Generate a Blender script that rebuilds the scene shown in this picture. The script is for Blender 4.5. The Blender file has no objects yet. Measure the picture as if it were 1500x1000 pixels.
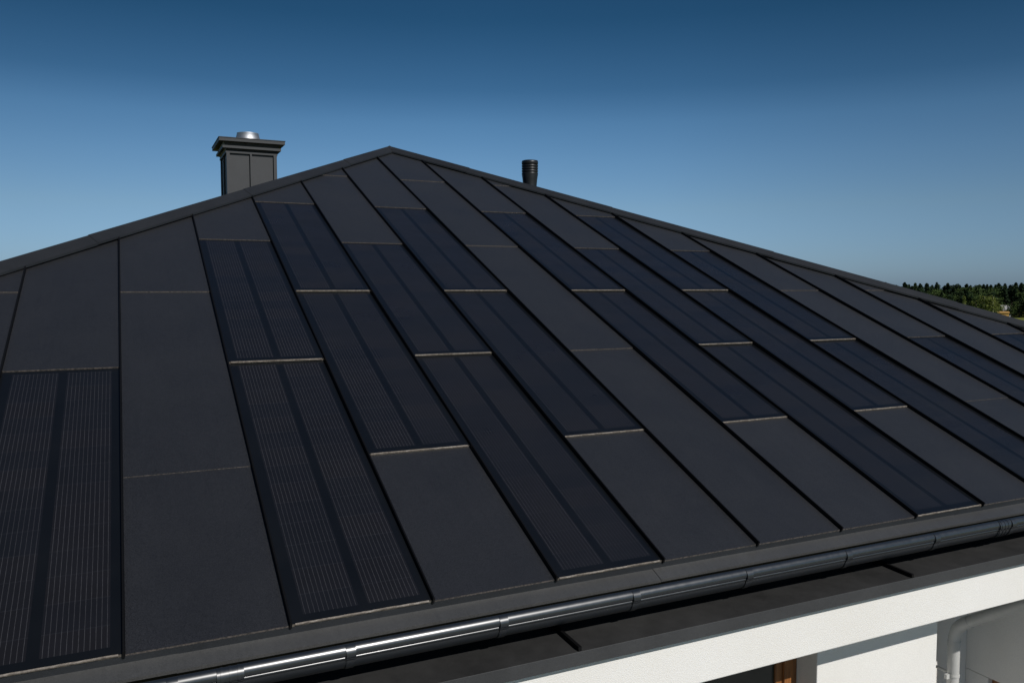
import bpy, bmesh, math, random
from mathutils import Vector, Matrix, noise
R = math.radians
random.seed(7)
K = 0.6                       # one roof bay is 0.6 m wide; coordinates below are in bays
SC = bpy.context.scene
COL = SC.collection

# ------------------------------------------------------------------ camera, sky, sun, exposure
cam = bpy.data.cameras.new("camera")
co = bpy.data.objects.new("camera", cam); COL.objects.link(co)
co.location = (0.0852*K, -5.3774*K, 2.2532*K)
co.rotation_euler = (R(90-3.826), 0, R(-25.32))
cam.sensor_width = 36; cam.lens = 1187.7/1500*36
cam.clip_start = 0.05; cam.clip_end = 6000
SC.camera = co

SUN_DIR = Vector((0.23, -0.741, 0.63)).normalized()
sun = bpy.data.lights.new("sun", 'SUN'); sun.energy = 4.0; sun.angle = R(0.5); sun.color = (1.0, 0.965, 0.92)
so = bpy.data.objects.new("sun", sun); COL.objects.link(so)
so.rotation_euler = SUN_DIR.to_track_quat('Z', 'Y').to_euler()
elev = math.asin(SUN_DIR.z); az = math.atan2(SUN_DIR.x, SUN_DIR.y)

W = bpy.data.worlds.new("World"); SC.world = W; W.use_nodes = True
nt = W.node_tree; nd = nt.nodes; lk = nt.links; nd.clear()
out = nd.new('ShaderNodeOutputWorld'); bg = nd.new('ShaderNodeBackground'); bg.inputs[1].default_value = 0.10
sky = nd.new('ShaderNodeTexSky'); sky.sky_type = 'NISHITA'; sky.sun_disc = False
sky.sun_elevation = elev; sky.sun_rotation = az; sky.altitude = 200; sky.air_density = 1.0; sky.dust_density = 0.6; sky.ozone_density = 2.0
# tint of the sky by height above the horizon (a polarised, deep blue afternoon sky)
tc = nd.new('ShaderNodeTexCoord'); sp = nd.new('ShaderNodeSeparateXYZ'); lk.new(tc.outputs['Generated'], sp.inputs[0])
ramp = nd.new('ShaderNodeValToRGB'); lk.new(sp.outputs[2], ramp.inputs[0])
SKY_RAMP = [(0.0, (.42, .62, 1.05)), (0.02, (.43, .63, 1.03)), (0.094, (.47, .62, .80)), (0.15, (.405, .585, .745)), (0.193, (.333, .532, .677)), (0.231, (.204, .393, .522)), (0.306, (.109, .282, .384)), (0.36, (.10, .26, .36)), (0.7, (.25, .33, .42))]
e = ramp.color_ramp.elements
e[0].position = SKY_RAMP[0][0]; e[0].color = (*SKY_RAMP[0][1], 1)
e[1].position = SKY_RAMP[-1][0]; e[1].color = (*SKY_RAMP[-1][1], 1)
for p_, c_ in SKY_RAMP[1:-1]:
    q = e.new(p_); q.color = (*c_, 1)
mx = nd.new('ShaderNodeMix'); mx.data_type = 'RGBA'; mx.blend_type = 'MULTIPLY'; mx.inputs[0].default_value = 1
lk.new(sky.outputs[0], mx.inputs[6]); lk.new(ramp.outputs[0], mx.inputs[7]); 
mr = nd.new('ShaderNodeMapRange'); lk.new(sp.outputs[0], mr.inputs[0])     # slightly deeper towards the north-west
for i_, x_ in enumerate((-.1, .38, .79, 1.0)): mr.inputs[i_+1].default_value = x_
mv = nd.new('ShaderNodeVectorMath'); mv.operation = 'SCALE'; lk.new(mx.outputs[2], mv.inputs[0])
mr2 = nd.new('ShaderNodeMapRange'); lk.new(sp.outputs[0], mr2.inputs[0])
for i_, x_ in enumerate((.58, .88, 1.0, .80)): mr2.inputs[i_+1].default_value = x_
mm = nd.new('ShaderNodeMath'); mm.operation = 'MULTIPLY'; lk.new(mr.outputs[0], mm.inputs[0]); lk.new(mr2.outputs[0], mm.inputs[1]); lk.new(mm.outputs[0], mv.inputs['Scale'])
lk.new(mv.outputs[0], bg.inputs[0]); lk.new(bg.outputs[0], out.inputs[0])
SC.view_settings.view_transform = 'Standard'; SC.view_settings.look = 'None'
SC.view_settings.exposure = 0; SC.view_settings.gamma = 1
SC.render.engine = 'CYCLES'

# ------------------------------------------------------------------ materials
def mat(name, col, rough=0.6, metal=0.0, spec=0.5):
    m = bpy.data.materials.new(name); m.use_nodes = True
    b = m.node_tree.nodes['Principled BSDF']
    b.inputs['Base Color'].default_value = (*col, 1); b.inputs['Roughness'].default_value = rough
    b.inputs['Metallic'].default_value = metal; b.inputs['Specular IOR Level'].default_value = spec
    return m
def N(m, t, **kw):
    n = m.node_tree.nodes.new(t)
    for k, v in kw.items(): setattr(n, k, v)
    return n
def L(m, a, b): m.node_tree.links.new(a, b)
def BS(m): return m.node_tree.nodes['Principled BSDF']
def mth(m, op, a, b=None, c=None):
    n = N(m, 'ShaderNodeMath', operation=op)
    for i, x in enumerate((a, b, c)):
        if x is None: continue
        if isinstance(x, (int, float)): n.inputs[i].default_value = x
        else: L(m, x, n.inputs[i])
    return n.outputs[0]
def mixc(m, f, a, b):
    n = N(m, 'ShaderNodeMix', data_type='RGBA')
    for i, x in ((0, f), (6, a), (7, b)):
        if isinstance(x, (int, float)): n.inputs[i].default_value = x
        elif isinstance(x, tuple): n.inputs[i].default_value = (*x, 1)
        else: L(m, x, n.inputs[i])
    return n.outputs[2]
def noi(m, scale, detail=3, rough=0.5, vec=None, stretch=None):
    tc = N(m, 'ShaderNodeTexCoord'); v = vec or tc.outputs['Object']
    if stretch:
        mp = N(m, 'ShaderNodeMapping'); mp.inputs['Scale'].default_value = stretch; L(m, v, mp.inputs[0]); v = mp.outputs[0]
    n = N(m, 'ShaderNodeTexNoise'); n.inputs['Scale'].default_value = scale; n.inputs['Detail'].default_value = detail; n.inputs['Roughness'].default_value = rough
    L(m, v, n.inputs['Vector']); return n.outputs[0]
def rng(m, v, a, b, c, d):
    n = N(m, 'ShaderNodeMapRange'); L(m, v, n.inputs[0])
    for i, x in enumerate((a, b, c, d)): n.inputs[i+1].default_value = x
    return n.outputs[0]
def bump(m, h, s, d=0.002):
    n = N(m, 'ShaderNodeBump'); n.inputs['Strength'].default_value = s; n.inputs['Distance'].default_value = d
    L(m, h, n.inputs['Height']); L(m, n.outputs[0], BS(m).inputs['Normal'])

def coated(name, col, rough, grain=0.35, spec=0.4, big=0.25, streak=0.0, sheen=0.0):
    """matt, finely textured powder coating with a little dust"""
    m = mat(name, col, rough, 0, spec)
    g = mth(m, 'ADD', mth(m, 'MULTIPLY', noi(m, 420, 2, 0.6), .55), mth(m, 'MULTIPLY', noi(m, 210, 3, 0.75), .45)); b_ = noi(m, 2.3, 5, 0.6); s_ = noi(m, 14, 4, 0.65)
    f = mth(m, 'ADD', mth(m, 'ADD', rng(m, g, .36, .64, 1-grain, 1+grain), rng(m, b_, .3, .7, -big, big)), rng(m, s_, .3, .7, -big*.4, big*.4))
    if streak:
        st = noi(m, 6, 4, .65, None, (9, .35, .35)); oi = N(m, 'ShaderNodeObjectInfo').outputs['Random']
        f = mth(m, 'ADD', mth(m, 'ADD', f, rng(m, st, .35, .65, -streak, streak)), mth(m, 'MULTIPLY', mth(m, 'SUBTRACT', oi, .5), .10))
    if sheen:
        BS(m).inputs['Sheen Weight'].default_value = sheen; BS(m).inputs['Sheen Roughness'].default_value = .45
        BS(m).inputs['Sheen Tint'].default_value = (.85, .92, 1, 1)
    v = N(m, 'ShaderNodeVectorMath', operation='SCALE'); v.inputs[0].default_value = col; L(m, f, v.inputs['Scale'])
    L(m, v.outputs[0], BS(m).inputs['Base Color'])
    L(m, rng(m, b_, .3, .7, rough-.025, rough+.025), BS(m).inputs['Roughness'])
    w_ = noi(m, 1.1, 2, .5)
    bump(m, mth(m, 'ADD', g, mth(m, 'MULTIPLY', w_, 1.0)), .25, .0008)
    return m
M_PANEL = coated('graphite_sheet', (0.0118, 0.0122, 0.0140), 0.44, .95, .8, .04, .06, .04)
M_FLASH = coated('graphite_flashing', (0.043, 0.043, 0.042), 0.40, .35, 1.0, .1, .06)
M_CAP = coated('graphite_hip_cap', (0.0145, 0.016, 0.0185), 0.5, .3, .4, .15)
M_CHIM = coated('graphite_chimney', (0.040, 0.0415, 0.044), 0.55, .15, .35, .1)
M_SEAM = coated('graphite_seam_shaded', (0.004, 0.004, 0.0045), 0.5, .2, .15, .1)  # near-black base: shade on the unlit seam sides is put into the colour
M_LEDGE = coated('graphite_ledge', (0.026, 0.0257, 0.0253), 0.6, .2, .3, .3)
M_FASC = coated('graphite_fascia', (0.042, 0.043, 0.045), 0.6, .2, .3, .15)
M_BLACK = mat('dark_gap', (0.003, 0.003, 0.003), .8)
M_GUT = mat('gutter_gloss', (0.011, 0.014, 0.018), .3, 0.0, 1.0)
_n = noi(M_GUT, 30, 3); L(M_GUT, rng(M_GUT, _n, .3, .7, .29, .34), BS(M_GUT).inputs['Roughness'])
M_EDGE = mat('bare_edge', (.2, .15, .1), .5)
def edge_mat():
    m = M_EDGE
    a = noi(m, 60, 5, .7); b = noi(m, 500, 2, .6)
    c = mixc(m, rng(m, a, .35, .65, 0, 1), (.085, .07, .056), (.22, .19, .155))
    L(m, mixc(m, rng(m, b, .45, .7, 0, .8), c, (.06, .05, .045)), BS(m).inputs['Base Color'])
    bump(m, b, .6, .001)
edge_mat()
M_EDGE2 = mat('thin_edge', (.075, .068, .062), .5)
_b = noi(M_EDGE2, 90, 4, .7); L(M_EDGE2, mixc(M_EDGE2, rng(M_EDGE2, _b, .4, .6, 0, 1), (.035, .032, .03), (.13, .11, .10)), BS(M_EDGE2).inputs['Base Color'])
M_STEEL = mat('stainless', (.42, .43, .45), .5, 1.0)
_b = noi(M_STEEL, 20, 3, .6, None, (1, 1, 12)); L(M_STEEL, rng(M_STEEL, _b, .3, .7, .5, .62), BS(M_STEEL).inputs['Roughness'])
M_PLAS = mat('black_plastic', (.007, .0075, .009), .42)
M_PIPE = mat('pipe_grey', (.46, .465, .45), .35, 0.0, .5)
_b = noi(M_PIPE, 8, 4, .6); L(M_PIPE, mixc(M_PIPE, rng(M_PIPE, _b, .3, .7, 0, 1), (.44, .445, .43), (.52, .52, .50)), BS(M_PIPE).inputs['Base Color'])
def stucco(name, col):
    m = mat(name, col, .92, 0, .2)
    a = noi(m, 190, 4, .75); b = noi(m, 1.6, 5, .6); v = N(m, 'ShaderNodeTexVoronoi'); v.inputs['Scale'].default_value = 260
    tcn = N(m, 'ShaderNodeTexCoord'); L(m, tcn.outputs['Object'], v.inputs['Vector'])
    c1 = mixc(m, rng(m, a, .3, .7, 0, 1), tuple(x*.86 for x in col), tuple(min(1, x*1.05) for x in col))
    c2 = mixc(m, rng(m, b, .35, .75, 0, .35), c1, tuple(x*y for x, y in zip(col, (.84, .82, .78))))
    L(m, c2, BS(m).inputs['Base Color'])
    bump(m, mth(m, 'ADD', a, mth(m, 'MULTIPLY', v.outputs[0], .6)), .8, .0022)
    return m
M_WHITE = stucco('white_stucco', (.80, .785, .75))
M_GREYW = stucco('grey_stucco', (.46, .47, .46))
M_WOOD = mat('oiled_wood', (.32, .13, .04), .45)
_b = noi(M_WOOD, 12, 5, .6, None, (6, 6, .6)); L(M_WOOD, mixc(M_WOOD, rng(M_WOOD, _b, .3, .7, 0, 1), (.15, .055, .017), (.32, .13, .038)), BS(M_WOOD).inputs['Base Color'])
M_GLASS = mat('window_glass', (.02, .025, .02), .05, 0, .6)

def pv_mat():
    m = mat('solar_glass', (.008, .010, .016), .3, 0, .5)
    uv = N(m, 'ShaderNodeUVMap'); s = N(m, 'ShaderNodeSeparateXYZ'); L(m, uv.outputs[0], s.inputs[0])
    x, y = s.outputs[0], s.outputs[1]
    oi = N(m, 'ShaderNodeObjectInfo').outputs['Random']
    def band(v, a, b): return mth(m, 'MULTIPLY', mth(m, 'GREATER_THAN', v, a), mth(m, 'LESS_THAN', v, b))
    s1 = band(x, .095, .475); s2 = band(x, .545, .925); ys = band(y, .075, 3.735-.06)
    inside = mth(m, 'MULTIPLY', mth(m, 'ADD', s1, s2), ys)
    t = mth(m, 'ADD', mth(m, 'MULTIPLY', s1, mth(m, 'DIVIDE', mth(m, 'SUBTRACT', x, .095), .38)), mth(m, 'MULTIPLY', s2, mth(m, 'DIVIDE', mth(m, 'SUBTRACT', x, .545), .38)))
    # cells
    row = mth(m, 'FLOOR', mth(m, 'DIVIDE', y, .262)); fr = mth(m, 'FRACT', mth(m, 'DIVIDE', y, .262))
    cb = N(m, 'ShaderNodeCombineXYZ'); L(m, row, cb.inputs[0]); L(m, mth(m, 'ADD', s2, mth(m, 'MULTIPLY', oi, 37.0)), cb.inputs[1])
    wn = N(m, 'ShaderNodeTexWhiteNoise', noise_dimensions='3D'); L(m, cb.outputs[0], wn.inputs[0])
    cell = mixc(m, wn.outputs[0], (.0062, .0068, .0084), (.0082, .0078, .0086))
    cell = mixc(m, mth(m, 'MULTIPLY', mth(m, 'LESS_THAN', fr, .02), .55), cell, (.020, .021, .025))
    blot = noi(m, 9, 4, .6)
    cell = mixc(m, rng(m, blot, .35, .7, 0, .35), cell, (.010, .010, .013))
    wob = mth(m, 'MULTIPLY', mth(m, 'SUBTRACT', noi(m, 25, 2), .5), .10)
    ln = mth(m, 'ABSOLUTE', mth(m, 'SUBTRACT', mth(m, 'FRACT', mth(m, 'ADD', mth(m, 'MULTIPLY', t, 12), wob)), .5))
    lmask = mth(m, 'LESS_THAN', ln, .048)
    brk = mth(m, 'MULTIPLY', rng(m, noi(m, 45, 3, .7), .34, .62, .6, 1.0), mth(m, 'ADD', mth(m, 'MULTIPLY', wn.outputs[0], .35), .65))
    lit = mixc(m, mth(m, 'MULTIPLY', lmask, brk), cell, (.050, .050, .055))
    L(m, mixc(m, inside, (.0038, .0045, .0054), lit), BS(m).inputs['Base Color'])
    L(m, rng(m, noi(m, 3, 3), .3, .7, .26, .38), BS(m).inputs['Roughness'])
    bump(m, mth(m, 'ADD', noi(m, 300, 2, .6), mth(m, 'MULTIPLY', noi(m, 1.7, 2), 4.0)), .14, .0006)
    return m
M_PV = pv_mat()

# ------------------------------------------------------------------ mesh helpers (coordinates in bays, scaled by K)
class MB:
    def __init__(s): s.v = []; s.f = []; s.mi = []; s.sm = []; s.uv = {}
    def face(s, idx, mi=0, smooth=False, uv=None):
        if uv: s.uv[len(s.f)] = uv
        s.f.append(tuple(idx)); s.mi.append(mi); s.sm.append(smooth)
    def add(s, pts):
        b = len(s.v); s.v += [tuple(p) for p in pts]; return b
    def box(s, a, b, mi=0):
        (x0, y0, z0), (x1, y1, z1) = a, b
        i = s.add([(x0,y0,z0),(x1,y0,z0),(x1,y1,z0),(x0,y1,z0),(x0,y0,z1),(x1,y0,z1),(x1,y1,z1),(x0,y1,z1)])
        for q in ((0,3,2,1),(4,5,6,7),(0,1,5,4),(1,2,6,5),(2,3,7,6),(3,0,4,7)): s.face([i+k for k in q], mi)
        return s
    def extr(s, prof, x0, x1, mi=0, smooth=False, closed=True):
        """profile of (y,z) swept along x"""
        n = len(prof); i = s.add([(x0, y, z) for y, z in prof]+[(x1, y, z) for y, z in prof])
        for k in range(n if closed else n-1):
            j = (k+1) % n; s.face([i+k, i+n+k, i+n+j, i+j], mi, smooth)
        if closed:
            if smooth: j = s.add([(x0, y, z) for y, z in prof]+[(x1, y, z) for y, z in prof])
            else: j = i
            s.face([j+k for k in range(n)], mi); s.face([j+n+k for k in reversed(range(n))], mi)
        return s
    def tube(s, path, r, n=20, mi=0, caps=True):
        path = [Vector(p) for p in path]; rings = []
        up = Vector((0.31, .2, .93)).normalized(); prev = None
        for k, p in enumerate(path):
            t = ((path[min(k+1, len(path)-1)]-path[max(k-1, 0)])).normalized()
            u = (prev - t*prev.dot(t)).normalized() if prev else t.cross(up).normalized()
            prev = u; w = t.cross(u); rr = r[k] if isinstance(r, (list, tuple)) else r
            rings.append(s.add([p+u*rr*math.cos(2*math.pi*a/n)+w*rr*math.sin(2*math.pi*a/n) for a in range(n)]))
        for a, b in zip(rings, rings[1:]):
            for k in range(n): s.face([a+k, a+(k+1) % n, b+(k+1) % n, b+k], mi, True)
        if caps:
            a = s.add([s.v[rings[0]+k] for k in range(n)]); b = s.add([s.v[rings[-1]+k] for k in range(n)])
            s.face([a+k for k in reversed(range(n))], mi); s.face([b+k for k in range(n)], mi)
        return s
    def lathe(s, c, prof, n=36, mi=0, wob=None):
        rings = []
        for r, z in prof:
            rings.append(s.add([(c[0]+r*math.cos(2*math.pi*k/n), c[1]+r*math.sin(2*math.pi*k/n), c[2]+z) for k in range(n)]))
        for a, b in zip(rings, rings[1:]):
            for k in range(n): s.face([a+k, a+(k+1) % n, b+(k+1) % n, b+k], mi, True)
        return s
    def build(s, name, mats, parent=None, kind=None, bevel=0, origin=None, scale=K, autosm=False):
        me = bpy.data.meshes.new(name)
        q = parent
        while q and '_o' not in q: q = q.parent
        o = Vector(origin) if origin else (Vector(q['_o']) if q else Vector((0,0,0)))
        me.from_pydata([(Vector(p)-o)*scale for p in s.v], [], s.f)
        for m in (mats if isinstance(mats, (list, tuple)) else [mats]): me.materials.append(m)
        uvl = me.uv_layers.new(name='UVMap')
        for p in me.polygons:
            p.material_index = s.mi[p.index]; p.use_smooth = s.sm[p.index]
            if p.index in s.uv:
                for li, c in zip(p.loop_indices, s.uv[p.index]): uvl.data[li].uv = c
        bm = bmesh.new(); bm.from_mesh(me); bmesh.ops.recalc_face_normals(bm, faces=bm.faces) if s.recalc else None
        bm.to_mesh(me); bm.free()
        ob = bpy.data.objects.new(name, me); COL.objects.link(ob)
        if parent: ob.parent = parent
        if not parent: ob.location = o*scale
        if kind: ob['kind'] = kind
        if bevel:
            b = ob.modifiers.new('bevel', 'BEVEL'); b.width = bevel; b.segments = 2; b.limit_method = 'ANGLE'; b.angle_limit = R(40)
        return ob
    recalc = True
def thing(name, label, cat, loc, group=None):
    o = bpy.data.objects.new(name, None); COL.objects.link(o); o.location = loc; o.empty_display_size = .3
    o['label'] = label; o['category'] = cat
    if group: o['group'] = group
    return o

# ------------------------------------------------------------------ terrain
GZ = -3.3
CAM = Vector(co.location)
def ground_z(x, y):
    d = math.hypot(x, y)
    t = min(1, max(0, (d-25)/330)); t = t*t*(3-2*t)
    return GZ - 9.6*t + .25*noise.noise(Vector((x*.02, y*.02, 0)))*min(1, d/60)
def build_ground():
    m = MB(); rings = [0, 6, 12, 20, 30, 45, 65, 90, 120, 160, 200, 240, 280, 320, 350, 380, 410, 440, 470, 500, 560, 650, 800, 1100, 1800, 3500]; n = 96
    prev = None
    for r in rings:
        if r == 0: prev = [m.add([(0, 0, ground_z(0, 0))])]*n; continue
        b = m.add([(r*math.cos(2*math.pi*k/n), r*math.sin(2*math.pi*k/n), ground_z(r*math.cos(2*math.pi*k/n), r*math.sin(2*math.pi*k/n))) for k in range(n)])
        cur = [b+k for k in range(n)]
        for k in range(n):
            j = (k+1) % n
            if prev[0] == prev[1]: m.face([prev[0], cur[k], cur[j]], 0, True)
            else: m.face([prev[k], cur[k], cur[j], prev[j]], 0, True)
        prev = cur
    g = mat('meadow', (.09, .12, .03), .95, 0, .1)
    a = noi(g, .035, 5, .6); b = noi(g, 1.5, 5, .7)
    c = mixc(g, rng(g, a, .4, .6, 0, 1), (.10, .13, .03), (.30, .27, .05))
    L(g, mixc(g, rng(g, b, .3, .7, 0, .5), c, (.06, .10, .025)), BS(g).inputs['Base Color'])
    m.build('ground', g, kind='structure', scale=1)
build_ground()

M_PAVE = mat('pavers', (.30, .29, .27), .85)
_b = noi(M_PAVE, 3, 5, .6); L(M_PAVE, mixc(M_PAVE, rng(M_PAVE, _b, .3, .7, 0, 1), (.13, .125, .12), (.20, .195, .185)), BS(M_PAVE).inputs['Base Color'])
m = MB(); m.box((-9, -9, GZ-.3), (16, 18, GZ+.02)); m.build('unseen_terrace', M_PAVE, kind='structure', scale=1)  # unseen paving, added so the ground bounce on the walls is less green

# ------------------------------------------------------------------ the house
A = R(23.0); CA, SA = math.cos(A), math.sin(A)
NRM = Vector((0, -SA, CA))
XL, XR = -6.98, 17.95            # eave corners (bays)
APX = Vector(((XL+XR)/2, (XR-XL)/2, (XR-XL)/2*math.tan(A)))
YB = XR-XL
MOD = 3.735                      # module length in bays
house = thing('house', 'white stucco house under a dark metal hip roof with built-in solar panels', 'house', (APX.x*K, APX.y*K, GZ))
house['_o'] = (APX.x, APX.y, GZ/K)
def RP(u, v, h=0.0):             # point on front roof slope
    return Vector((u, v*CA, v*SA)) + NRM*h

# underlying deck: four slopes
def roof_shell():
    m = MB(); c = [(XL, 0, 0), (XR, 0, 0), (XR, YB, 0), (XL, YB, 0)]
    i = m.add(c+[tuple(APX)]); j = m.add([(x, y, -.12) for x, y, z in c])
    for k in range(4): m.face([i+k, i+(k+1) % 4, i+4]); m.face([j+k, j+(k+1) % 4, i+(k+1) % 4, i+k])
    m.face([j+3, j+2, j+1, j])
    m.build('roof', M_SEAM if False else M_CAP, house)
roof_shell()

def clip(poly, f):               # keep f>=0, linear f on (u,v)
    outp = []
    for i in range(len(poly)):
        a, b = poly[i], poly[(i+1) % len(poly)]; fa, fb = f(a), f(b)
        if fa >= 0: outp.append(a)
        if (fa >= 0) != (fb >= 0):
            t = fa/(fa-fb); outp.append((a[0]+(b[0]-a[0])*t, a[1]+(b[1]-a[1])*t))
    return outp
fL = lambda p: (p[0]-XL-.10) - p[1]*CA
fR = lambda p: (XR-.10-p[0]) - p[1]*CA

def slab(c, v0, v1, hb, ht, mats, name):
    u0, u1 = c+.0095, c+1-.0095
    poly = clip(clip([(u0, v0), (u1, v0), (u1, v1), (u0, v1)], fL), fR)
    if len(poly) < 3: return None
    P2 = []
    for p in poly:
        if not P2 or math.dist(p, P2[-1]) > 1e-4: P2.append(p)
    if math.dist(P2[0], P2[-1]) < 1e-4: P2.pop()
    if len(P2) < 3: return None
    m = MB(); n = len(P2)
    H = lambda v: hb+(ht-hb)*(v-v0)/MOD
    uvp = [((p[0]-c), (p[1]-v0)) for p in P2]
    i = m.add([RP(p[0], p[1], H(p[1])) for p in P2]); j = m.add([RP(p[0], p[1], .001 if v0 > 0 else .001) for p in P2])
    m.face([i+k for k in range(n)], 0, False, uvp)
    m.face([j+k for k in reversed(range(n))], 1)
    for k in range(n):
        q = (k+1) % n; low = abs(P2[k][1]-v0) < 1e-4 and abs(P2[q][1]-v0) < 1e-4
        m.face([j+k, j+q, i+q, i+k], 2 if low else 1)
    ob = m.build(name, mats, house)
    return ob, P2, H

def pv_columns(c):
    if c in (-1,): return [(0, 1)]
    if c in (1, 3, 7, 9): return [(0, 1), (1, 2)]
    if c in (2, 4, 6, 8): return [(.5, 1.5), (1.5, 2.5)]
    if c in (11, 13): return [(0, 1)]
    return []
for c in range(-7, 18):
    odd = c % 2 == 1
    cuts = [0, 1, 2, 3, 4] if odd else [0, .5, 1.5, 2.5, 3.5, 4]
    pv = pv_columns(c)
    for a, b in zip(cuts, cuts[1:]):
        jit = random.uniform(-.004, .004)
        if (a, b) in pv:
            r_ = slab(c, a*MOD+jit*(a > 0), b*MOD-.0, .027 if a else .022, .004, [M_PV, M_BLACK, M_EDGE], 'solar_panel')
            if r_:
                ob, P2, H = r_
                # raised edge strip along the lower edge
                m = MB(); u0, u1 = c+.03, c+1-.03; v0 = a*MOD+jit*(a > 0)
                nseg = 22; TH = .025 if a else .020
                for k in range(nseg):
                    ua = u0+(u1-u0)*k/nseg; ub = u0+(u1-u0)*(k+1)/nseg
                    if k == 0: la = m.add([RP(ua, v0-.006, .012), RP(ua, v0-.006, TH), RP(ua, v0+.004, TH+.004), RP(ua, v0+.004, TH+.002)])
                    w_ = random.uniform(-.002, .002)
                    lb = m.add([RP(ub, v0-.006+w_, .012), RP(ub, v0-.006+w_, TH+w_), RP(ub, v0+.004+w_, TH+.004), RP(ub, v0+.004+w_, TH+.002)])
                    for q in range(4): m.face([la+q, lb+q, lb+(q+1) % 4, la+(q+1) % 4])
                    if k == 0: m.face([la, la+1, la+2, la+3])
                    if k == nseg-1: m.face([lb+3, lb+2, lb+1, lb])
                    la = lb
                m.build('edge_trim', M_EDGE, ob)
        else:
            slab(c, a*MOD+jit*(a > 0), b*MOD, .016, .003, [M_PANEL, M_BLACK, M_EDGE2], 'roof_panel')

# standing seams of the front slope
SH, SW = .052, .0075
for u in range(-6, 18):
    vtop = min((u-XL-.12), (XR-.12-u))/CA
    if vtop < .1: continue
    m = MB(); prof = [(-SW, 0), (-SW, SH-.004), (-SW+.003, SH), (SW-.003, SH), (SW, SH-.004), (SW, 0)]
    i = m.add([RP(u+a, -.014, h) for a, h in prof]); j = m.add([RP(u+a, vtop, h) for a, h in prof]); n = len(prof)
    for k in range(n): q = (k+1) % n; m.face([i+k, i+q, j+q, j+k])
    m.face([i+k for k in reversed(range(n))]); m.face([j+k for k in range(n)])
    m.build('roof_seam', M_SEAM, house)

# seams on the other three slopes, one mesh per slope
def side_seams(fn):
    for u in range(-6, 18):
        t = min(u-XL, XR-u)/CA-.1
        if t < .1: continue
        m = MB(); i = m.add([fn(RP(u+a, v, h)) for v in (0, t) for a, h in ((-SW, 0), (-SW, SH), (SW, SH), (SW, 0))])
        for k in range(4): q = (k+1) % 4; m.face([i+k, i+q, i+4+q, i+4+k])
        m.face([i+3, i+2, i+1, i]); m.face([i+4, i+5, i+6, i+7])
        m.build('roof_seam', M_SEAM, house)
cx, cy = APX.x, APX.y
def rot(p, k):
    x, y = p.x-cx, p.y-cy
    for _ in range(k): x, y = -y, x
    return (cx+x, cy+y, p.z)
for k in (1, 2, 3): side_seams(lambda p, k=k: rot(p, k))

# hip caps
def hip_cap(corner, seg_len=3.3):
    C0 = Vector(corner); D = (APX-C0); Ltot = D.length; D.normalize()
    # outward normals of the two adjacent slopes and directions down each slope perpendicular to the hip
    up = Vector((0, 0, 1)); side = D.cross(up).normalized(); vup = side.cross(D).normalized()
    Dh = Vector((D.x, D.y, 0)).normalized(); Sh = Dh.cross(up)
    n = max(1, int(Ltot/seg_len)); 
    tipo = .13
    def sect(t, lift):
        P = C0+D*t
        pts = []
        # slope drop of plane when moving sideways by s (plan): z falls by s*tan(A)/sqrt2 *... (45 degree hip)
        g = math.tan(A)/math.sqrt(2)
        W_ = .155
        for s, h in ((-W_, .030), (-W_, .060), (0, .118), (W_, .060), (W_, .030), (W_-.02, .030), (0, .095), (-W_+.02, .030)):
            pts.append(P+Sh*s+Vector((0, 0, -abs(s)*g+h+lift)))
        return pts
    t = -.12; k = 0
    while t < Ltot-.05:
        t2 = min(t+seg_len, Ltot+.0)
        m = MB(); a = m.add(sect(t, 0.008)); b = m.add(sect(t2, 0.0)); q = 8
        for i in range(q): m.face([a+i, a+(i+1) % q, b+(i+1) % q, b+i])
        for A_, B_ in ((a, 1), (b, -1)):
            for quad in ((0, 1, 2, 6), (2, 3, 4, 6)): pass
            m.face([A_+0, A_+1, A_+2, A_+6, A_+7]); m.face([A_+2, A_+3, A_+4, A_+5, A_+6])
        m.build('hip_cap', M_CAP, house)
        t = t2; k += 1
for c_ in ((XL, 0, 0), (XR, 0, 0), (XR, YB, 0), (XL, YB, 0)): hip_cap(c_)
m = MB(); i = m.add([(APX.x+dx, APX.y+dy, APX.z+.02) for dx, dy in ((-.16, -.16), (.16, -.16), (.16, .16), (-.16, .16))]+[(APX.x, APX.y, APX.z+.128)])
for k in range(4): m.face([i+k, i+(k+1) % 4, i+4])
m.face([i+3, i+2, i+1, i]); m.build('apex_cap', M_CAP, house)

# eave flashing in sheets
fl = [(XL, -3.4), (-3.4, .29), (.29, 3.9), (3.9, 7.55), (7.55, 10.6), (10.6, 14.2), (14.2, XR)]
for k, (a, b) in enumerate(fl):
    m = MB(); z = .003 if k % 2 else 0.0
    y0, z0_, y1, z1 = .04, -.021, -.120, -.0945
    m.extr([(y0+.06, z0_+.006), (y0, z0_-.006+z), (y1, z1+z), (y1-.001, z1-.02+z), (y1+.006, z1-.02), (y0+.008, z0_-.03), (y0+.06, z0_-.02)], a+.0015, b+.02 if k % 2 else b-.0015)
    m.build('eave_flashing', M_FLASH, house)

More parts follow.
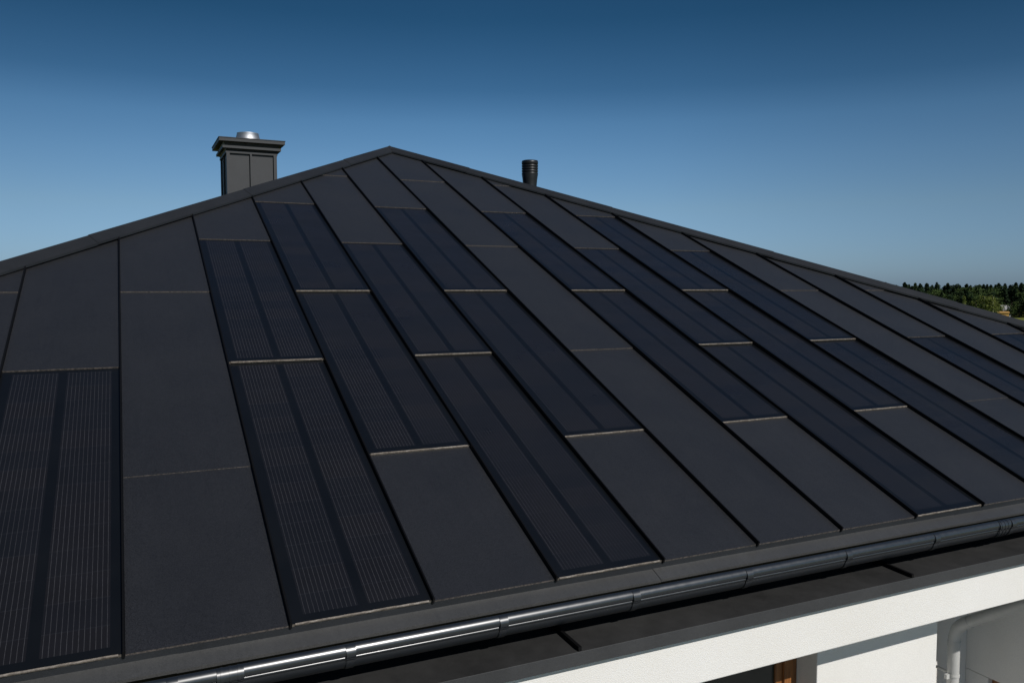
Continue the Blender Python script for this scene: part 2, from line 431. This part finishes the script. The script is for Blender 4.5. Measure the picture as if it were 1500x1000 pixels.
# gutter
GY, GR_, GZc = -.160, .106, -.158
rim = (GY-GR_, GZc+.035)
def gutter_profile(o=0.0):
    P = []
    for k in range(0, 25):        # outside: from rear top round the bottom to the front
        a = R(10+ k*(170)/24); P.append((GY+(GR_+o)*math.cos(a)*1.0, GZc-(GR_+o)*math.sin(a)))
    return P
def bead(cy_, cz_, r, o=0.0, n=24):
    P = []; q = r > .025          # the main roll is slightly flattened towards the front
    for k in range(n):
        t = 2*math.pi*k/n; a = (r*(1.30 if q else 1)+o)*math.cos(t); b = (r*(.86 if q else 1)+o)*math.sin(t)
        P.append((cy_+a*.45+b*-.893, cz_+a*.893+b*.45) if q else (cy_+a, cz_+b))
    return P
B1 = (GY-GR_+.010, GZc+.045, .031); B2 = (GY-GR_+.001, GZc+.000, .012)
gx0, gx1 = XL-.1, XR+.1
m = MB(); pr = gutter_profile(); inner = [(GY+(y-GY)*.95, GZc+(z-GZc)*.95) for y, z in reversed(pr)]
m.extr(pr+inner, gx0, gx1, smooth=True); gut = m.build('gutter', M_GUT, house)
m = MB(); m.extr(bead(*B1), gx0, gx1, smooth=True); m.extr(bead(*B2), gx0+.001, gx1-.001, smooth=True); m.build('rim_bead', M_GUT, gut)
def wrap(x0, x1, o, mat_=M_GUT, name='gutter_bracket', ribs=0):
    m = MB()
    pr = [(y, z) for y, z in gutter_profile(o) if True]
    inner = [(GY+(y-GY)*.97, GZc+(z-GZc)*.97) for y, z in reversed(pr)]
    m.extr(pr+inner, x0, x1, smooth=True)
    m.extr(bead(B1[0]-.004, B1[1]-.006, B1[2], o), x0-.004, x1+.004, smooth=True); m.extr(bead(*B2, o), x0-.003, x1+.003, smooth=True)
    for k in range(ribs):
        xx = x0+(x1-x0)*(k+.5)/ribs
        m.extr(bead(B1[0]-.004, B1[1]-.006, B1[2], o+.003), xx-.008, xx+.008, smooth=True)
        pr2 = gutter_profile(o+.004); inn = [(GY+(y-GY)*.97, GZc+(z-GZc)*.97) for y, z in reversed(pr2)]
        m.extr(pr2+inn, xx-.008, xx+.008, smooth=True)
    return m.build(name, mat_, house)
BX = [-5.3, -4.2, -3.1, -2.0, -.87, .258, 1.335, 2.434, 3.558, 4.675, 5.809, 6.958, 8.09, 9.2, 10.3, 11.4, 12.5, 13.6, 14.7, 15.8, 16.9]
for x in BX: wrap(x-.028, x+.028, .006)
for x in (.588, 7.95): wrap(x-.075, x+.075, .006, name='gutter_joint', ribs=3)

# cornice ledge with cover sheets
FY, FZ = -.37, -.408
ls = math.tan(R(2.5))
m = MB(); yb_ = 1.2
m.extr([(FY, FZ), (FY, FZ-.105), (FY+.02, FZ-.105), (FY+.02, FZ-.03), (yb_, FZ-.03+ls*(yb_-FY)), (yb_, FZ+ls*(yb_-FY))], XL+.2, XR-.2)
for f_i, f in enumerate(m.f):
    if f_i == 0: m.mi[f_i] = 1
ledge = m.build('ledge_cover', [M_LEDGE, M_FASC], house, bevel=.002)
for x in (-4.03, -.51, 3.01, 6.53, 10.05, 13.57):
    m = MB(); h = .034
    i = []
    for y in (FY+.004, yb_):
        z = FZ+ls*(y-FY); i.append(m.add([(x-.014, y, z), (x-.014, y, z+h), (x+.012, y, z+h), (x+.012, y, z)]))
    for k in range(4): q = (k+1) % 4; m.face([i[0]+k, i[0]+q, i[1]+q, i[1]+k])
    m.face([i[0]+3, i[0]+2, i[0]+1, i[0]]); m.face([i[1]+k for k in range(4)])
    m.build('ledge_seam', M_SEAM, ledge)

# soffit between roof and ledge, white beam, pier, walls
gzb = GZ/K
m = MB(); m.box((XL+.4, .16, -.44), (XR-.4, .6, -.13)); m.build('eave_board', M_CAP, house)
BB = -.935
m = MB(); m.box((XL+.28, -.29, BB), (XR-.28, .26, FZ-.04)); m.build('beam', M_WHITE, house, bevel=.006)
WZ = -1.0
def wall(a, b, mt=M_WHITE, name='wall', bev=.006): m = MB(); m.box(a, b); return m.build(name, mt, house, bevel=bev)
wall((6.07, .3, gzb), (7.797, 2.5, -.47))                       # white pier
wall((7.80, 2.4, gzb), (11.31, 2.7, -.47))                     # porch back wall
# wing wall with a low opening
m = MB(); m.box((11.313, .3, -3.445), (11.7, 2.7, -.47)); m.box((11.313, 2.05, gzb), (11.7, 2.7, -3.448)); m.box((11.313, .3, gzb), (11.7, .8, -3.448))
m.build('wall', M_WHITE, house, bevel=.006)
wall((11.703, .3, gzb), (XR-.3, .7, -.47))
wall((XL+.3, .3, gzb), (3.2, .7, -.47))
wall((3.2, .3, -1.45+.25), (6.07, .7, -.47))
wall((3.2, .3, gzb), (6.07, .7, -4.6))
for a, b in (((XL+.3, .7, gzb), (XL+.6, YB-.3, -.13)), ((XR-.6, .7, gzb), (XR-.3, YB-.3, -.13)), ((XL+.3, YB-.6, gzb), (XR-.3, YB-.3, -.13))): wall(a, b)
# windows
def window(x0, x1, z0, z1, y, fw=.16, axis='x', muls=(.5,)):
    m = MB()
    def bx(a0, b0, a1, b1, d0=0, d1=.12):
        if axis == 'x': m.box((a0, y+d0, b0), (a1, y+d1, b1))
        else: m.box((y+d0, a0, b0), (y+d1, a1, b1))
    bx(x0, z0, x0+fw, z1); bx(x1-fw, z0, x1, z1); bx(x0+fw, z1-fw, x1-fw, z1); bx(x0+fw, z0, x1-fw, z0+fw)
    for t in muls:
        c = x0+(x1-x0)*t; bx(c-fw*.4, z0+fw, c+fw*.4, z1-fw, .002, .118)
    bx(x0+fw+.0, z0+fw, x0+fw+.09, z1-fw, .03, .10); bx(x1-fw-.09, z0+fw, x1-fw, z1-fw, .03, .10)
    w = m.build('window', M_WOOD, house, bevel=.003)
    m = MB(); 
    if axis == 'x': m.box((x0+fw*.8, y+.05, z0+fw*.8), (x1-fw*.8, y+.08, z1-fw*.8))
    else: m.box((y+.05, x0+fw*.8, z0+fw*.8), (y+.08, x1-fw*.8, z1-fw*.8))
    m.build('pane', M_GLASS, w)
    return w
window(3.2, 6.065, -4.6, -1.2, .56)
window(.803, 2.047, -5.4, -3.45, 11.40, .14, 'y', (.5,))
# pier reveal is the pier's own side; downpipe of the porch
PX, PY, PZ = 10.63, 2.12, -2.58
path = [(PX, PY, gzb+.1), (PX, PY, PZ-.2)]
c0 = Vector((PX, PY, PZ)); d1 = Vector((.03, -.70, .50)).normalized()
p0 = Vector((PX, PY, PZ-.2)); p2 = c0+d1*.19
for t in range(1, 10):
    a = t/10; path.append(tuple(p0*(1-a)**2+c0*2*a*(1-a)+p2*a*a))
path += [tuple(p2), tuple(c0+d1*2.45)]
m = MB(); m.tube(path, .080, 28); dp = m.build('downpipe', M_PIPE, house)
for a, b in (((PX, PY, PZ-.28), (PX, PY, PZ-.20)), (c0+d1*.19, c0+d1*.27)):
    m = MB(); m.tube([a, b], .085, 28); m.build('pipe_socket', M_PIPE, dp)
zc = PZ-.72
m = MB(); m.tube([(PX, PY, zc), (PX, PY, zc+.03)], .088, 28); m.tube([(PX, PY, zc+.02), (PX, 2.4, zc+.02)], .02, 8); m.box((PX-.16, PY-.02, zc-.015), (PX-.10, PY+.02, zc+.05)); m.build('pipe_clamp', M_PIPE, dp)

# chimney
CX0, CX1, CY0, CY1 = 1.92, 2.868, 11.6, 12.72
cb = 3.2
m = MB(); m.box((CX0+.02, CY0+.02, cb), (CX1-.02, CY1-.02, 4.93)); ch = m.build('chimney', M_CHIM, house)
m = MB()
for (x, y) in ((CX0, CY0), (CX1, CY0), (CX0, CY1), (CX1, CY1)):
    sx = 1 if x == CX0 else -1; sy = 1 if y == CY0 else -1
    ax, bx_ = sorted((x-sx*.006, x+sx*.055)); ay, by = sorted((y-sy*.022, y+sy*.055))
    m.box((ax, ay, cb), (bx_, by, 4.885))
xm = (CX0+CX1)/2-.02
m.box((xm-.016, CY0-.028, cb), (xm+.016, CY0+.02, 4.885))
m.box((xm-.016, CY1-.02, cb), (xm+.016, CY1+.028, 4.885))
ym = (CY0+CY1)/2
m.box((CX0-.008, ym-.016, cb), (CX0+.03, ym+.016, 4.885)); m.box((CX1-.02, ym-.016, cb), (CX1+.028, ym+.016, 4.885))
m.build('cladding_seam', M_CHIM, ch)
def frust(m, e0, z0, e1, z1):
    i = m.add([(CX0-e0, CY0-e0, z0), (CX1+e0, CY0-e0, z0), (CX1+e0, CY1+e0, z0), (CX0-e0, CY1+e0, z0), (CX0-e1, CY0-e1, z1), (CX1+e1, CY0-e1, z1), (CX1+e1, CY1+e1, z1), (CX0-e1, CY1+e1, z1)])
    for q in ((0,3,2,1),(4,5,6,7),(0,1,5,4),(1,2,6,5),(2,3,7,6),(3,0,4,7)): m.face([i+k for k in q])
m = MB()
frust(m, .02, 4.885, .02, 4.928); frust(m, .0, 4.929, .03, 4.968)
frust(m, .082, 4.972, .082, 5.020); frust(m, .03, 5.021, .06, 5.092)
frust(m, .150, 5.094, .150, 5.155); frust(m, .160, 5.155, .160, 5.168)
m.build('chimney_cap', M_CHIM, ch)
fc = (2.385, 12.05, 5.168)
m = MB(); m.lathe(fc, [(.26, 0), (.262, .012), (.255, .02), (.212, .185), (.216, .195), (.203, .197), (.18, .17), (.15, .05), (.0005, .04)], 48); m.build('flue_cowl', M_STEEL, ch)

# ribbed vent pipe
vc = (8.275, 11.0, 4.05)
prof = [(.150, 0), (.152, .45), (.165, .60), (.180, .70)]
z = .71
for k in range(4):
    prof += [(.180, z), (.183, z+.008), (.183, z+.030), (.166, z+.036), (.166, z+.048), (.180, z+.052)]; z += .056
prof += [(.183, z), (.184, z+.05), (.176, z+.072), (.150, z+.082), (.0005, z+.088)]
m = MB(); m.lathe(vc, prof, 40); vp = m.build('vent_pipe', M_PLAS, house)
m = MB(); m.box((vc[0]+.125, vc[1]-.05, vc[2]+z+.05), (vc[0]+.165, vc[1]+.02, vc[2]+z+.095)); m.build('cap_clip', M_PLAS, vp)
m = MB(); m.lathe((vc[0], vc[1], vc[2]-.02), [(.34, 0), (.30, .10), (.20, .16), (.155, .22)], 32); m.build('flashing_collar', M_PLAS, vp)

# ------------------------------------------------------------------ far trees, shed, field
def foliage(name, c1, c2, c3):
    m = mat(name, c1, .9, 0, .15)
    oi = N(m, 'ShaderNodeObjectInfo').outputs['Random']; a = noi(m, .9, 4, .7)
    c = mixc(m, rng(m, a, .35, .65, 0, 1), c1, c2)
    L(m, mixc(m, mth(m, 'MULTIPLY', oi, .6), c, c3), BS(m).inputs['Base Color'])
    return m
F_DARK = foliage('pine_needles', (.012, .027, .014), (.026, .050, .020), (.036, .054, .018))
F_MID = foliage('leaf_green', (.036, .062, .018), (.068, .10, .026), (.05, .078, .022))
F_LIGHT = foliage('leaf_light', (.095, .13, .03), (.17, .19, .045), (.13, .15, .035))
M_BARK = mat('bark', (.10, .075, .055), .9); M_BIRCH = mat('birch_bark', (.45, .43, .38), .8)
def crown_mesh(kind, seed, mt):
    rnd = random.Random(seed); vs = []; fs = []
    def quad(p, s):
        n = Vector((rnd.gauss(0, 1), rnd.gauss(0, 1), rnd.gauss(0, 1)+.6)).normalized(); u = n.orthogonal().normalized(); w = n.cross(u)
        a = rnd.random()*6.28; u, w = u*math.cos(a)+w*math.sin(a), w*math.cos(a)-u*math.sin(a)
        b = len(vs); s1 = s*rnd.uniform(.6, 1.2); s2 = s*rnd.uniform(.5, 1)
        vs.extend([p-u*s1, p+w*s2, p+u*s1, p-w*s2]); fs.append((b, b+1, b+2, b+3))
    if kind == 'conifer':        # unit height 1
        cnt = 850
        wmax = rnd.uniform(.15, .20)
        for _ in range(cnt):
            t = rnd.random()**.8; z = .12+.88*t; lay = .78+.22*math.sin(z*55+seed)
            r = wmax*(1-t)**.75*lay*math.sqrt(rnd.uniform(.2, 1)); a = rnd.random()*6.283
            r *= 1+.35*math.sin(a*3+seed+z*9)
            quad(Vector((r*math.cos(a), r*math.sin(a), z-.25*r)), .024)
    else:
        blobs = []
        nb = {'pine': 15, 'broad': 18, 'slim': 9}[kind]
        for _ in range(nb):
            if kind == 'pine': z = rnd.uniform(.25, .93); rr = rnd.uniform(.02, .15)*(1.15-z); s = rnd.uniform(.06, .12)
            elif kind == 'broad': z = rnd.uniform(.22, .86); rr = rnd.uniform(.05, .26)*math.sqrt(max(.05, 1-((z-.5)/.5)**2)); s = rnd.uniform(.09, .16)
            else: z = rnd.uniform(.15, .9); rr = rnd.uniform(0, .06); s = rnd.uniform(.06, .10)
            a = rnd.random()*6.283; blobs.append((Vector((rr*math.cos(a), rr*math.sin(a), z)), s))
        for c, s in blobs:
            for _ in range(80):
                d = Vector((rnd.gauss(0, 1), rnd.gauss(0, 1), rnd.gauss(0, 1))).normalized()*s*rnd.uniform(.55, 1.08); d.z *= .8 if kind != 'slim' else 1.5
                quad(c+d, .022)
    me = bpy.data.meshes.new('crown'); me.from_pydata(vs, [], fs); me.materials.append(mt); return me
def trunk_mesh(mt, top=.9, r=.016):
    m = MB(); rnd = random.Random(3)
    m.tube([(0, 0, -.03), (.004, .002, .3), (-.004, .003, .6), (0, 0, top)], [r*1.3, r, r*.6, r*.15], 8)
    for k in range(6):
        z = .3+.09*k; a = k*2.4; l_ = .12*(1-z*.6); m.tube([(0, 0, z), (l_*math.cos(a), l_*math.sin(a), z+.07)], [r*.35, r*.1], 5)
    me = bpy.data.meshes.new('trunk'); me.from_pydata(m.v, [], m.f); me.materials.append(mt); return me
CR = {k: [crown_mesh(k if k != 'leafy' else 'broad', 10*i+s, mt) for i in range(n)] for s, (k, n, mt) in enumerate((('conifer', 4, F_DARK), ('pine', 4, F_DARK), ('leafy', 4, F_MID)))}
BR_L = [crown_mesh('broad', 91, F_LIGHT), crown_mesh('broad', 95, F_LIGHT)]; SL_L = [crown_mesh('slim', 93, F_LIGHT), crown_mesh('slim', 97, F_LIGHT)]
T_B = trunk_mesh(M_BARK); T_W = trunk_mesh(M_BIRCH)
def place(azd, D):
    a = R(azd); x, y = CAM.x+D*math.sin(a), CAM.y+D*math.cos(a); return Vector((x, y, ground_z(x, y)))
def tree(name, label, cat, p, h, wid, crown, trunk, group=None):
    o = thing(name, label, cat, p, group); o.rotation_euler.z = random.uniform(0, 6.28); o.scale = (h*wid, h*wid, h)
    c = bpy.data.objects.new('crown', crown); COL.objects.link(c); c.parent = o
    t = bpy.data.objects.new('trunk', trunk); COL.objects.link(t); t.parent = o
    return o
rt = random.Random(21)
for row, (D, n, hh) in enumerate(((450, 24, 10.8), (460, 26, 12.2), (472, 26, 13.4), (485, 30, 14.8), (500, 34, 15.5), (514, 36, 15.9))):
    for k in range(n):
        az_ = 49.9+(k+rt.uniform(-.3, .3)+(row % 2)*.5)*(61.5-49.9)/n
        if D < 470 and 56.3 < az_ < 57.2: continue
        kind = rt.choice(['conifer', 'conifer', 'pine', 'pine', 'leafy'] if 0 < row < 4 else ['conifer', 'pine', 'conifer'] if row else ['leafy', 'conifer', 'leafy', 'pine'])
        h = hh*rt.uniform(.90, 1.07); 
        lab = {'conifer': 'dark conifer in the forest edge on the right horizon', 'pine': 'dark round-topped pine in the forest edge on the right horizon', 'leafy': 'mid green leafy tree in the forest edge on the right horizon'}[kind]
        tree({'conifer': 'conifer_tree', 'pine': 'pine_tree', 'leafy': 'leafy_tree'}[kind], lab, 'tree', place(az_, D+rt.uniform(-6, 6)), h, rt.uniform(1.5, 1.85) if kind == 'conifer' else rt.uniform(1.15, 1.5), rt.choice(CR[kind]), T_B, {'conifer': 'conifers', 'pine': 'pines', 'leafy': 'leafy trees'}[kind]+' of the forest edge')
tree('birch_tree', 'pale green broad birch in front of the dark forest, nearest to the wooden shed', 'tree', place(55.98, 428), 11.3, 1.15, BR_L[0], T_W)
tree('birch_tree', 'pale green birch with a rounded crown, second to the left of the wooden shed', 'tree', place(55.52, 432), 11.5, 1.1, BR_L[1], T_W)
tree('birch_tree', 'taller slim pale green sapling standing before the dark forest', 'tree', place(54.45, 436), 10.2, .9, SL_L[0], T_W)
tree('birch_tree', 'small slim pale sapling between the taller sapling and the broad birches', 'tree', place(54.9, 434), 8.0, .9, SL_L[1], T_W)
tree('leafy_tree', 'rounded dark green tree behind the wooden shed, right of the birches', 'tree', place(56.95, 452), 8.2, 1.5, CR['leafy'][1], T_B)

# far-off woodland closing the horizon elsewhere (one mass)
def woodland():
    rnd = random.Random(5); vs = []; fs = []
    for a0, a1 in ((-75, 49.6), (61.8, 105)):
        az_ = a0
        while az_ < a1:
            az_ += rnd.uniform(.35, .55)
            for D in (478, 500):
                p = place(az_, D+rnd.uniform(-8, 8)); h = rnd.uniform(12.2, 14.6)*(D/490); r = h*rnd.uniform(.2, .3)
                for _ in range(46):
                    t = rnd.random()**.8; a = rnd.random()*6.283; rr = r*(1-t*.8)*math.sqrt(rnd.uniform(.3, 1))
                    c = p+Vector((rr*math.cos(a), rr*math.sin(a), h*(.08+.9*t)))
                    n = Vector((rnd.gauss(0, 1), rnd.gauss(0, 1), rnd.gauss(0, 1)+.5)).normalized(); u = n.orthogonal().normalized(); w = n.cross(u); q = rnd.uniform(.6, 1.2)
                    b = len(vs); vs.extend([c-u*q, c+w*q, c+u*q, c-w*q]); fs.append((b, b+1, b+2, b+3))
    me = bpy.data.meshes.new('woodland'); me.from_pydata(vs, [], fs); me.materials.append(F_DARK)
    o = bpy.data.objects.new('woodland', me); COL.objects.link(o); o['kind'] = 'stuff'
    o['label'] = 'dark far-off woodland along the horizon'; o['category'] = 'woodland'
woodland()

# wooden shed
sp_ = place(56.52, 442)
shed = thing('shed', 'small orange wooden shed at the edge of the yellow field before the forest', 'shed', sp_)
shed.rotation_euler.z = R(-50)
M_SHED = mat('shed_boards', (.45, .20, .05), .8)
_b = noi(M_SHED, 4, 4, .6); L(M_SHED, mixc(M_SHED, rng(M_SHED, _b, .3, .7, 0, 1), (.46, .25, .06), (.68, .42, .12)), BS(M_SHED).inputs['Base Color'])
M_SROOF = mat('shed_roof', (.42, .24, .07), .8)
def shp(name, m, mt, par): 
    o = m.build(name, mt, None, scale=1); o.parent = par; return o
m = MB(); m.box((-2.2, -1.5, -.2), (2.2, 1.5, 2.4)); m.v = m.v; w_ = shp('wall', m, M_SHED, shed)
m = MB(); i = m.add([(-2.5, -1.8, 2.35), (2.5, -1.8, 2.35), (2.5, 1.8, 2.9), (-2.5, 1.8, 2.9), (-2.5, -1.8, 2.5), (2.5, -1.8, 2.5), (2.5, 1.8, 3.05), (-2.5, 1.8, 3.05)])
for q in ((0,3,2,1),(4,5,6,7),(0,1,5,4),(1,2,6,5),(2,3,7,6),(3,0,4,7)): m.face([i+k for k in q])
shp('roof', m, M_SROOF, shed)
m = MB(); m.box((.2, -1.56, 0), (1.1, -1.5, 2.0)); shp('door', m, M_SROOF, shed)

# distant white gabled house half hidden in the trees
hp = place(56.62, 462)
fh = thing('cottage', 'distant cottage with a pale gable half hidden behind the birches and round tree', 'house', hp); fh.rotation_euler.z = R(-35); fh.scale = (.55, .55, .78)
m = MB(); m.box((-3.5, -3, -.3), (3.5, 3, 4.6)); i = m.add([(-3.5, -3, 4.6), (-3.5, 3, 4.6), (-3.5, 0, 6.9), (3.5, -3, 4.6), (3.5, 3, 4.6), (3.5, 0, 6.9)])
m.face([i, i+1, i+2]); m.face([i+3, i+5, i+4]); shp('wall', m, M_GREYW, fh)
m = MB(); 
for s in (-1, 1):
    i = m.add([(-3.9, 0, 7.15), (3.9, 0, 7.15), (3.9, s*3.5, 4.45), (-3.9, s*3.5, 4.45), (-3.9, 0, 6.95), (3.9, 0, 6.95), (3.9, s*3.5, 4.25), (-3.9, s*3.5, 4.25)])
    for q in ((0,1,2,3),(7,6,5,4),(0,4,5,1),(1,5,6,2),(2,6,7,3),(3,7,4,0)): m.face([i+k for k in q])
shp('roof', m, mat('cottage_roof', (.30, .30, .30), .7), fh)
if '_o' in house: del house['_o']
